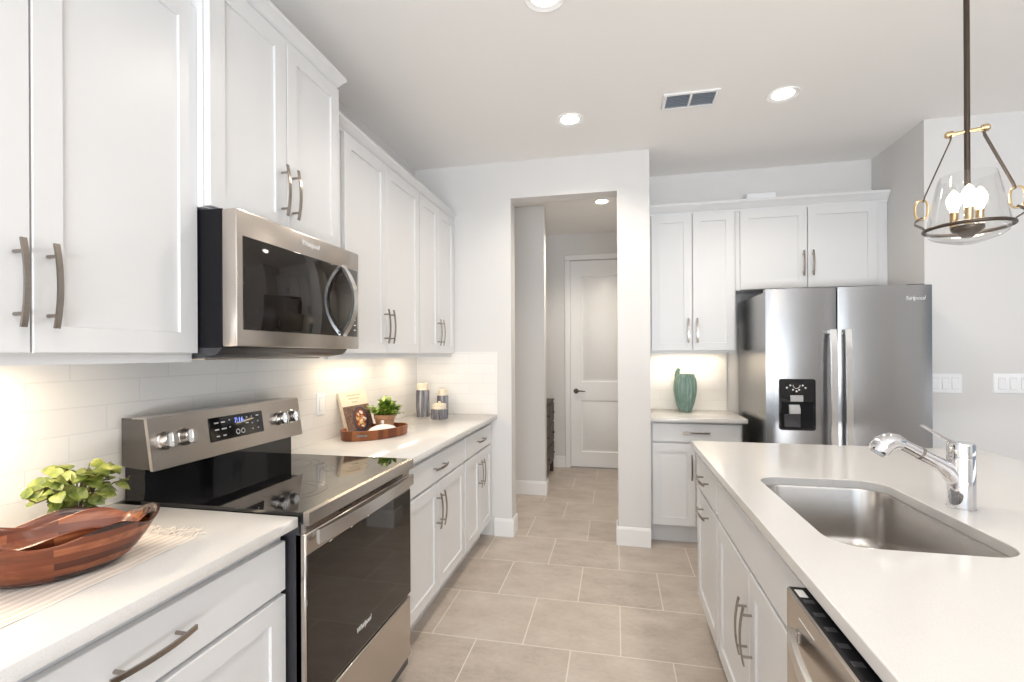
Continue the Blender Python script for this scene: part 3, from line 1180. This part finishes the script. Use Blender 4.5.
# ------------------------------------------------------------------ pendant
def make_pendant():
    cx, cy = 1.066, 1.755
    zr = 1.752
    t = thing('pendant_lamp', 'bronze pendant lamp with clear glass shade and strap arms over the island', 'pendant lamp', (cx, cy, 0), -.42)
    st = MB()
    st.tube([(0, 0, CEIL - .03), (0, 0, zr - .02)], .0075, 14)
    st.build('stem', M['bronze'], t)
    MB().lathe([(0, CEIL - .03), (.05, CEIL - .03), (.062, CEIL - .018), (.062, CEIL), (0, CEIL)], seg=32).build('canopy', M['bronze'], t)
    # crossbar with turned ends
    b = MB()
    zb = 2.050
    b.tube([(-.036, 0, zb), (.036, 0, zb)], .0055, 12)
    for s in (-1, 1):
        b.lathe([(0, -.004 * s), (.0105, -.004 * s), (.0105, .012 * s), (.006, .016 * s), (0, .016 * s)], (s * .036, 0, zb), 18, axis='X')
    b.build('crossbar', M['brass'], t)
    R = .104
    rim = MB()
    n = 64
    rim.tube([(R * math.cos(2 * PI * i / n), R * math.sin(2 * PI * i / n), zr) for i in range(n + 1)], .0055, 10, cap=False)
    rim.build('ring', M['bronze'], t)
    for s in (-1, 1):
        a = MB()
        a.strap([(s * .035, 0, zb + .006), (s * .039, 0, zb - .02), (s * .100, 0, 1.868), (s * .104, 0, 1.852)], (0, 1, 0), .019, .004)
        arm = a.build('strap', M['bronze'], t)
        lk = MB()
        lz = 1.826
        pts = []
        for i in range(29):
            q = 2 * PI * i / 28
            pts.append((s * (.109 + .016 * math.copysign(abs(math.cos(q)) ** .7, math.cos(q))), .0, lz + .031 * math.copysign(abs(math.sin(q)) ** .8, math.sin(q))))
        lk.tube(pts, .0030, 8, cap=False)
        lk.build('link', M['brass'], arm)
        hk = MB()
        hk.strap([(s * .107, 0, 1.800), (s * .124, 0, 1.790), (s * .126, 0, 1.780), (s * .106, 0, 1.766), (s * .100, 0, 1.757), (s * .108, 0, zr - .003)], (0, 1, 0), .018, .004)
        hk.build('hook', M['bronze'], arm)
    g = MB()
    g.lathe([(.068, 1.914), (.074, 1.888), (.0955, 1.778), (.0985, 1.757), (.098, 1.744), (.092, 1.731), (.080, 1.722), (.052, 1.712), (.024, 1.703), (0.002, 1.700)], seg=56, cap=False)
    g.build('glass_shade', M['glass'], t)
    hub = MB()
    hub.lathe([(0, zr - .030), (.012, zr - .030), (.034, zr - .012), (.040, zr - .004), (.040, zr + .004), (.0, zr + .006)], seg=28)
    hub.build('hub', M['bronze'], t)
    for k in range(3):
        a = .5 + k * 2 * PI / 3
        px, py = .034 * math.cos(a), .034 * math.sin(a)
        s = MB()
        s.lathe([(0, 0), (.0105, 0), (.0105, .046), (.0115, .048), (.0115, .052), (0, .052)], (px, py, zr + .004), 18)
        so = s.build('socket', M['brass'], t)
        bl = MB()
        bl.lathe([(0, 0), (.008, 0), (.009, .006), (.016, .022), (.0185, .034), (.016, .048), (.009, .060), (.003, .068), (0, .069)], (px, py, zr + .056), 18)
        bl.build('bulb', M['bulb'], so)
        lamp('bulb_light', 'POINT', 1.4, (1, .80, .56), (px, py, zr + .092), parent=t, shadow_soft_size=.02)
make_pendant()


# ------------------------------------------------------------------ ceiling fittings
def recessed(label, x, y, energy, spread=2.5):
    t = thing('recessed_light', label, 'ceiling light', (x, y, CEIL), 0, 'recessed ceiling lights')
    m = MB()
    m.lathe([(.054, -.001), (.070, -.001), (.083, -.006), (.086, -.003), (.086, .0), (.054, .0)], seg=40, cap=False)
    m.build('trim_ring', M['trim'], t)
    l = MB()
    l.lathe([(0, -.0025), (.055, -.0025), (.055, -.0005), (0, -.0005)], seg=36)
    l.build('lens', M['lens'], t)
    lamp('downlight', 'SPOT', energy, (1, .90, .77), (0, 0, -.012), (0, 0, 0), t, spot_size=spread, spot_blend=.6, shadow_soft_size=.06)
recessed('recessed ceiling light above the doorway-end wall cabinets, beside the vent', -.268, 2.985, 45)
recessed('recessed ceiling light right of the vent, in front of the refrigerator', .922, 2.955, 45)
recessed('recessed ceiling light cut off by the top edge of the photo', -.271, 1.935, 42)
recessed('recessed ceiling light inside the hall', -.12, 4.66, 98)
# unseen downlights assumed overhead and behind the camera, added as fill
for x, y in ((-.27, .2), (.90, .2), (.3, -1.6), (2.6, -1.6)):
    lamp('downlight', 'SPOT', 30, (1, .90, .77), (x, y, CEIL - .012), spot_size=2.5, spot_blend=.6, shadow_soft_size=.06)


def make_vent():
    t = thing('ceiling_vent', 'white rectangular air vent in the ceiling with two louvred halves', 'vent', (.420, 2.895, CEIL), .0)
    w, d = .150, .088
    f = MB()
    for x0, x1, y0, y1 in ((-w, w, -d, -d + .018), (-w, w, d - .018, d), (-w, -w + .02, -d + .018, d - .018), (w - .02, w, -d + .018, d - .018), (-.007, .007, -d + .018, d - .018)):
        f.box(x0, x1, y0, y1, -.010, .0, .002)
    f.build('frame', M['trim'], t)
    MB().box(-w + .01, w - .01, -d + .01, d - .01, -.0015, 0).build('backing', M['slot'], t)
    s = MB()
    for i in range(8):
        y = -d + .027 + i * .0175
        for x0, x1 in ((-w + .02, -.007), (.007, w - .02)):
            s.prism([(y, -.0095), (y + .009, -.003), (y + .0105, -.003), (y + .0015, -.0095)], 'X', x0, x1)
    s.build('louvres', M['vent_blade'], t)
make_vent()


# ------------------------------------------------------------------ switches and outlets
def switch_plate(label, loc, rotz, gangs, w, h, cat='switch', rocker=True):
    t = thing('switch_plate', label, cat, loc, rotz, 'white wall plates')
    mb = MB()
    P = rrect(-w / 2, w / 2, -h / 2, h / 2, .006, 4)
    Q = rrect(-w / 2 + .004, w / 2 - .004, -h / 2 + .004, h / 2 - .004, .004, 4)
    mb.loft([[(p[0], 0, p[1]) for p in P], [(p[0], -.003, p[1]) for p in P], [(p[0], -.0065, p[1]) for p in Q]])
    mb.build('plate', M['plastic'], t)
    for i in range(gangs):
        x = (i - (gangs - 1) / 2) * (w / gangs) * .86
        k = MB()
        rw = min(.017, w / gangs * .3)
        k.box(x - rw - .0015, x + rw + .0015, -.0068, -.0063, -.0345, .0345)
        k.build('rocker_frame', M['soft_grey'], t)
        k = MB()
        k.prism([(-.006, -.033), (-.0115, -.033), (-.0085, .0), (-.0075, .033), (-.006, .033)], 'X', x - rw, x + rw)
        k.build('rocker', M['plastic'], t)
switch_plate('white three-gang switch plate on the right wall nearest the refrigerator', (1.985, YR, 1.175), 0, 3, .18, .12)
switch_plate('white switch plate on the right wall farther from the refrigerator', (2.335, YR, 1.176), 0, 3, .20, .12)
switch_plate('white single wall plate on the tile between range and cookbook tray', (XL + .008, 2.268, 1.112), LROT, 1, .07, .118)


# ------------------------------------------------------------------ wooden bowl, runner and trailing plant
def leaf(mb, base, d, up, L, W, mi=0, fold=.25, droop=.25):
    """a pointed oval leaf with a fold along the midrib"""
    d = Vector(d).normalized()
    s = d.cross(Vector(up)).normalized()
    u = s.cross(d).normalized()
    base = Vector(base)
    n = 6
    prof = [0.10, .78, 1.0, .98, .80, .46, 0.0]
    mid, lf, rt = [], [], []
    for i in range(n + 1):
        f = i / n
        p = base + d * (L * f) - u * (droop * L * f * f)
        wv = W / 2 * prof[i]
        mid.append(mb.bm.verts.new(p))
        if i < n:
            lf.append(mb.bm.verts.new(p + s * wv + u * wv * fold))
            rt.append(mb.bm.verts.new(p - s * wv + u * wv * fold))
    for i in range(n - 1):
        for a, b in ((lf, mid), (mid, rt)):
            f = mb.bm.faces.new((a[i], a[i + 1], b[i + 1], b[i]))
            f.material_index = mi
    for q in ((lf[-1], mid[-1], mid[-2]), (mid[-2], mid[-1], rt[-1])):
        f = mb.bm.faces.new(q)
        f.material_index = mi


def wavy_bowl(t, name, a, b, h, zb, amp, ph, th, mat, nw=5, foot=.45):
    """oval carved bowl, pointed ends rising, rim in waves"""
    seg = 96
    def rim(ang):
        ends = abs(math.cos(ang)) ** 6 * .002
        return zb + h + amp * math.sin(nw * ang + ph) + ends
    def ring(f, inset, rimz):
        # f: 0 at the foot, 1 at the rim
        out = []
        for i in range(seg):
            ang = 2 * PI * i / seg
            k = foot + (1 - foot) * f ** .55
            ca, sa = math.cos(ang), math.sin(ang)
            # lens-like plan: pulled to points at both ends
            px = math.copysign(abs(ca) ** .95, ca)
            py = math.copysign(abs(sa) ** 1.1, sa)
            wob = 1 + .03 * f * math.sin(nw * ang + ph + .6)
            x = (a * k - inset) * px * wob
            y = (b * k - inset) * py * wob
            z = zb + inset * rimz + (rim(ang) - zb) * f
            out.append((x, y, z))
        return out
    fs = [0, .02, .1, .22, .38, .55, .72, .88, 1.0]
    rings = [ring(f, 0, 0) for f in fs]
    rings += [[tuple(Vector(p) + Vector((0, 0, .002))) for p in ring(1.0, th * .5, 0)]]
    rings += [ring(f, th, (1 - f) * .9) for f in reversed(fs[1:])]
    mb = MB()
    mb.loft(rings)
    return mb.build(name, mat, t, angle=50)

BOWL = (-1.148, .790)
BROT = math.atan2(.80, .60)
bt = wavy_bowl(None, 'wooden_bowl', .172, .110, .092, .0, .011, .4, .008, M['bowl'], foot=.50)
bt.location = (BOWL[0], BOWL[1], .9165)
bt.rotation_euler = (0, 0, BROT)
tag(bt, 'large boat-shaped striped wooden bowl with wavy rim on the left counter', 'bowl', 'nested wooden bowls')
b2 = wavy_bowl(None, 'wooden_bowl', .155, .086, .074, .0, .010, 2.0, .007, M['bowl'], foot=.42)
b2.location = (BOWL[0] - .003, BOWL[1] + .002, .9335)
b2.rotation_euler = (0, 0, BROT)
tag(b2, 'smaller wavy-rimmed wooden bowl nested inside the large boat-shaped bowl', 'bowl', 'nested wooden bowls')


def make_runner():
    t = thing('table_runner', 'cream woven table runner with fringe lying under the wooden bowls', 'table runner', (-1.085, .75, .9142), .05)
    mb = MB()
    n = 30
    x0, x1, y0, y1 = -.165, .072, -.36, .265
    def z(x, y):
        return .0010 + .0006 * math.sin(40 * y + 20 * x)
    top = [[(x0 + (x1 - x0) * i / 8, y0 + (y1 - y0) * j / n, z(x0 + (x1 - x0) * i / 8, y0 + (y1 - y0) * j / n)) for i in range(9)] for j in range(n + 1)]
    mb.loft([[(p[0], p[1], 0.0001) for p in top[0]]] + top + [[(p[0], p[1], 0.0001) for p in top[-1]]], closed=False, cap0=False, cap1=False)
    mb.build('cloth', M['cloth'], t)
    fr = MB()
    rnd = random.Random(3)
    for i in range(46):
        x = x0 + (x1 - x0) * (i + .5) / 46
        pts = [(x, y1 - .004, .0015)]
        ang = rnd.uniform(-.5, .5)
        for k in range(1, 6):
            ang += rnd.uniform(-.6, .6)
            q = pts[-1]
            pts.append((q[0] + .010 * math.sin(ang), q[1] + .011 * math.cos(ang), .0015 + .003 * rnd.random()))
        fr.tube(pts, .0011, 5)
    fr.build('fringe', M['fringe'], t)
make_runner()


def make_vine():
    t = thing('trailing_plant', 'leafy yellow-green trailing plant in a pot behind the wooden bowls', 'plant', (-1.375, .995, .9142), 0)
    p = MB()
    p.lathe([(0, 0), (.034, 0), (.041, .038), (.044, .041), (.044, .050), (.039, .050), (.037, .043), (0, .042)], seg=28)
    p.build('pot', M['pot_dark'], t)
    s = MB()
    s.lathe([(0, .043), (.037, .043), (.0, .045)], seg=20, cap=False)
    s.build('soil', M['soil'], t)
    rnd = random.Random(11)
    st, lf = MB(), MB()
    for k in range(30):
        a = rnd.uniform(0, 2 * PI)
        reach = rnd.uniform(.015, .085)
        hgt = rnd.uniform(.055, .125)
        if k in (0, 1, 2):
            a, reach, hgt = (-1.45, 1.25, -.9)[k], (.085, .10, .08)[k], (.060, .062, .08)[k]
        dx, dy = math.cos(a) * .6, math.sin(a)
        b = Vector((dx * .012, dy * .012, .044))
        pts = [b + Vector((dx * reach * f, dy * reach * f, hgt * math.sin(min(f * 1.35, 1.35) * PI / 2 * .9))) for f in (0, .25, .5, .75, 1)]
        if k < 3:
            pts.append(pts[-1] + Vector((dx * .012, dy * .015, .012)))
        st.tube(pts, [.0018] * len(pts), 6)
        m = 4 if k >= 3 else 4
        for j in range(m):
            q = pts[min(len(pts) - 1, 1 + j)]
            la = a + rnd.uniform(-1.5, 1.5)
            d = Vector((math.cos(la), math.sin(la), rnd.uniform(-.5, .5)))
            L = rnd.uniform(.028, .046)
            leaf(lf, q, d, (rnd.uniform(-.1, 1.2), rnd.uniform(-.9, .2), .8), L, L * rnd.uniform(.78, .95), fold=.15)
    st.build('stem', M['stem'], t)
    lf.build('foliage', M['leaf_vine'], t, angle=60)
make_vine()


# ------------------------------------------------------------------ tray with cookbook, herb pot and butter dish
TC = (-1.312, 2.478)
TR = math.atan2(.30, .135)    # long axis of the tray


def make_tray():
    t = thing('serving_tray', 'oval wooden serving tray with slotted handles on the counter', 'tray', (TC[0], TC[1], .9142), math.radians(62))
    a, b, h, th = .200, .115, .052, .009
    seg = 64
    E = lambda ra, rb, z: [(ra * math.cos(2 * PI * i / seg), rb * math.sin(2 * PI * i / seg), z) for i in range(seg)]
    mb = MB()
    mb.loft([E(a - .004, b - .004, 0), E(a, b, .004), E(a + .004, b + .004, h), E(a + .004 - th, b + .004 - th, h), E(a - th, b - th, .012)])
    o = mb.build('rim', M['tray'], t)
    for s in (-1, 1):
        # hand slot with a pale steel grip
        g = MB()
        pts = []
        for i in range(9):
            q = (-.16 + .32 * i / 8) + (0 if s > 0 else PI) + .80
            pts.append(((a + .007) * math.cos(q), (b + .007) * math.sin(q), .030))
        g.strap(pts, (0, 0, 1), .010, .004)
        g.build('grip', M['nickel'], t)
make_tray()


def make_cookbook():
    t = thing('cookbook', 'cream cookbook with a food photo on its cover leaning on the wall in the tray', 'book', (-1.400, 2.492, .927), LROT - .30)
    w, h, d = .195, .245, .020
    tilt = Matrix.Rotation(math.radians(-17), 4, 'X') @ Matrix.Rotation(math.radians(-2), 4, 'Y')
    def put(mb):
        return mb.xform(tilt)
    put(MB().box(-w / 2, w / 2, 0, .002, 0, h, .0006)).build('front_cover', M['cover'], t)
    put(MB().box(-w / 2, w / 2, d, d + .002, 0, h, .0006)).build('back_cover', M['cover'], t)
    put(MB().box(-w / 2, -w / 2 + .002, .002, d, 0, h)).build('spine', M['cover'], t)
    put(MB().box(-w / 2 + .002, w / 2 - .003, .002, d, .003, h - .003)).build('page_block', M['paper'], t)
    pic = put(MB().box(-w / 2 + .002, w / 2 - .001, -.0008, 0, .001, .162)).build('cover_picture', M['cover_photo'], t)
    def disc(cx, cz, rx, rz, y, y1, rot=0, n=36):
        mb = MB()
        P = []
        for i in range(n):
            q = 2 * PI * i / n
            x, z = rx * math.cos(q), rz * math.sin(q)
            P.append((cx + x * math.cos(rot) - z * math.sin(rot), cz + x * math.sin(rot) + z * math.cos(rot)))
        mb.loft([[(p[0], y1, p[1]) for p in P], [(p[0], y, p[1]) for p in P]])
        return mb
    put(disc(.012, .078, .056, .074, -.0014, -.0006, -.25)).build('pan_picture', M['pan'], pic)
    put(disc(.012, .082, .044, .060, -.0018, -.0012, -.25)).build('sauce_picture', M['food_d'], pic)
    rnd = random.Random(5)
    mats = [M['food_a'], M['food_b'], M['food_c'], M['food_a'], M['food_c']]
    bits = MB()
    for k in range(34):
        q, rr = rnd.uniform(0, 2 * PI), rnd.uniform(0, .9) ** .6
        cx, cz = .012 + .036 * rr * math.cos(q), .082 + .050 * rr * math.sin(q)
        n = 9
        rx, rz, ro = rnd.uniform(.004, .009), rnd.uniform(.005, .012), rnd.uniform(0, 3)
        P = []
        for i in range(n):
            v = 2 * PI * i / n
            x, z = rx * math.cos(v), rz * math.sin(v)
            P.append((cx + x * math.cos(ro) - z * math.sin(ro), cz + x * math.sin(ro) + z * math.cos(ro)))
        bits.loft([[(p[0], -.0017, p[1]) for p in P], [(p[0], -.0021 - .00004 * k, p[1]) for p in P]], mi=k % 5)
    put(bits).build('food_picture', mats, pic)
    ln = MB()
    for z, hw in ((.222, .050), (.203, .038), (.182, .020)):
        x = -hw
        while x < hw:
            s = rnd.uniform(.006, .014)
            ln.box(x, min(x + s, hw), -.0005, .0, z - .0035, z + .0035)
            x += s + .003
    put(ln).build('title_lines', M['ink'], t)
make_cookbook()


def make_herb():
    t = thing('potted_herb', 'bushy green herb in a terracotta pot standing in the tray', 'plant', (-1.312, 2.588, .9265), 0)
    p = MB()
    p.lathe([(0, 0), (.044, 0), (.055, .070), (.060, .072), (.062, .098), (.056, .098), (.053, .086), (0, .084)], seg=32)
    p.build('pot', M['terracotta'], t)
    s = MB()
    s.lathe([(0, .087), (.053, .087), (0, .089)], seg=20, cap=False)
    s.build('soil', M['soil'], t)
    rnd = random.Random(21)
    lf, st = MB(), MB()
    for k in range(80):
        a = rnd.uniform(0, 2 * PI)
        e = rnd.uniform(.0, 1.45)
        R = rnd.uniform(.050, .094)
        d = Vector((math.cos(a) * math.cos(e), math.sin(a) * math.cos(e), math.sin(e) * .95))
        b = Vector((d.x * .03, d.y * .03, .086))
        tip = Vector((0, 0, .10)) + Vector((d.x * R, d.y * R, d.z * R * 1.0))
        st.tube([b, b.lerp(tip, .5) + Vector((0, 0, .006)), tip], .0012, 5)
        for j in range(7):
            f = .35 + .65 * j / 6
            q = b.lerp(tip, f)
            la = rnd.uniform(0, 2 * PI)
            ld = d * .6 + Vector((math.cos(la), math.sin(la), rnd.uniform(-.2, .6)))
            L = rnd.uniform(.024, .036)
            leaf(lf, q, ld, (0, 0, 1) if abs(ld.normalized().z) < .9 else (1, 0, 0), L, L * .70, droop=.15)
    st.build('stem', M['stem'], t)
    lf.build('foliage', M['leaf_small'], t, angle=60)
make_herb()


def make_dish():
    t = thing('butter_dish', 'white ceramic lidded dish with knob standing in the tray', 'dish', (-1.262, 2.463, .9265), math.radians(62))
    d = MB()
    d.lathe([(0, 0), (.075, 0), (.096, .022), (.099, .026), (.094, .026), (.073, .006), (0, .006)], seg=40, squash=(1, .58))
    d.build('plate', M['white_ceramic'], t)
    l = MB()
    l.lathe([(.088, .0255), (.086, .031), (.072, .043), (.046, .052), (.018, .057), (0, .058)], seg=40, squash=(1, .58), cap=False)
    ld = l.build('lid', M['white_ceramic'], t)
    k = MB()
    k.lathe([(.006, .056), (.006, .064), (.0095, .069), (.0095, .075), (.005, .079), (0, .0795)], seg=18, cap=False)
    k.build('knob', M['white_ceramic'], ld)
make_dish()


# ------------------------------------------------------------------ canisters
def canister(label, x, y, r, h, lid_r, lid_h, knob=False):
    t = thing('canister', label, 'canister', (x, y, .9142), 0, 'ribbed canisters on the counter')
    mb = MB()
    rib = lambda rr, hh, a: rr * (1 + .05 * math.cos(18 * a)) if .004 < hh < h - .004 else rr
    mb.lathe([(0, 0), (r * .96, 0), (r, .005), (r, h * .25), (r, h * .5), (r, h * .75), (r, h - .006), (r * .95, h - .001), (r * .9, h), (0, h)], seg=108, fn=rib)
    mb.build('jar', M['glaze_blue'], t)
    l = MB()
    l.lathe([(0, h), (lid_r, h), (lid_r, h + lid_h - .004), (lid_r - .004, h + lid_h), (0, h + lid_h)], seg=32)
    ld = l.build('lid', M['lidwood'], t)
    if knob:
        k = MB()
        k.lathe([(0, h + lid_h), (.007, h + lid_h), (.010, h + lid_h + .010), (.007, h + lid_h + .016), (0, h + lid_h + .017)], seg=18)
        k.build('knob', M['lidwood'], ld)
canister('tall dark ribbed canister with pale wooden lid, leftmost of the three', -1.385, 3.33, .046, .195, .038, .048)
canister('medium dark ribbed canister behind the low one, nearest the doorway', -1.262, 3.415, .040, .150, .033, .046)
canister('low dark ribbed canister with pale lid, in front of the medium one', -1.222, 3.24, .058, .070, .048, .036, True)


# ------------------------------------------------------------------ vase
def make_vase():
    x, y = .533, 3.985
    h = .292
    mb = MB()
    prof = [(.046, 0), (.050, .004), (.056, .03), (.068, .075), (.079, .125), (.085, .175), (.084, .215), (.078, .255), (.070, .283), (.066, h)]
    def rad(z):
        for (r0, z0), (r1, z1) in zip(prof[:-1], prof[1:]):
            if z <= z1:
                f = (z - z0) / (z1 - z0)
                return r0 + (r1 - r0) * f
        return prof[-1][0]
    rows = 58
    seg = 144
    rings = [[(0.0001 * math.cos(2 * PI * i / seg), 0.0001 * math.sin(2 * PI * i / seg), 0) for i in range(seg)]]
    for j in range(rows + 1):
        z = h * j / rows
        ring = []
        for i in range(seg):
            a = 2 * PI * i / seg
            body = min(1, max(0, (z - .02) / .03)) * min(1, max(0, (h - .025 - z) / .02))
            r = rad(z) + body * (.0030 * math.cos(18 * a) + .0012 * math.cos(18 * a) * math.cos(z * 2 * PI / .014))
            ring.append((r * math.cos(a), r * math.sin(a), z))
        rings.append(ring)
    for rr, z in ((.060, h), (.060, h - .02), (.055, h - .10)):
        rings.append([(rr * math.cos(2 * PI * i / seg), rr * math.sin(2 * PI * i / seg), z) for i in range(seg)])
    mb.loft(rings, cap0=False)
    t = thing('vase', 'green ribbed ceramic vase with a small spout on the counter beside the refrigerator', 'vase', (x, y, .9142), 0)
    mb.build('vessel', M['glaze_teal'], t, angle=60)
    s = MB()
    s.tube([(-.058, -.004, h - .035), (-.060, -.004, h - .004), (-.056, -.004, h + .022), (-.045, -.004, h + .044)], [.022, .020, .016, .013], 18)
    s.build('spout', M['glaze_teal'], t)
make_vase()


# ------------------------------------------------------------------ chest in the hall
def make_chest():
    t = thing('chest_of_drawers', 'dark rustic wooden chest of drawers standing in the hall', 'chest', (-.712, 4.84, 0), LROT)
    w, d, h = .80, .38, .845
    MB().box(0, w, .004, d, .13, h - .02, .003).build('body', M['chest'], t)
    MB().box(-.008, w + .008, -.006, d + .004, h - .02, h, .003).build('top', M['chest'], t)
    for x in (.0, w - .04):
        for y in (.004, d - .044):
            MB().box(x, x + .04, y, y + .04, 0, .13, .002).build('leg', M['chest'], t)
    for r in range(3):
        for c in range(2):
            x0 = .015 + c * (w / 2 - .005)
            z0 = .15 + r * .225
            dd = MB().box(x0, x0 + w / 2 - .025, -.006, .006, z0, z0 + .205, .003).build('drawer', M['chest'], t)
            k = MB()
            k.lathe([(0, -.006), (.007, -.006), (.006, -.02), (.013, -.026), (.012, -.034), (0, -.037)], (x0 + w / 4 - .012, 0, z0 + .11), 16, axis='Y')
            k.build('knob', M['bronze'], dd)
make_chest()
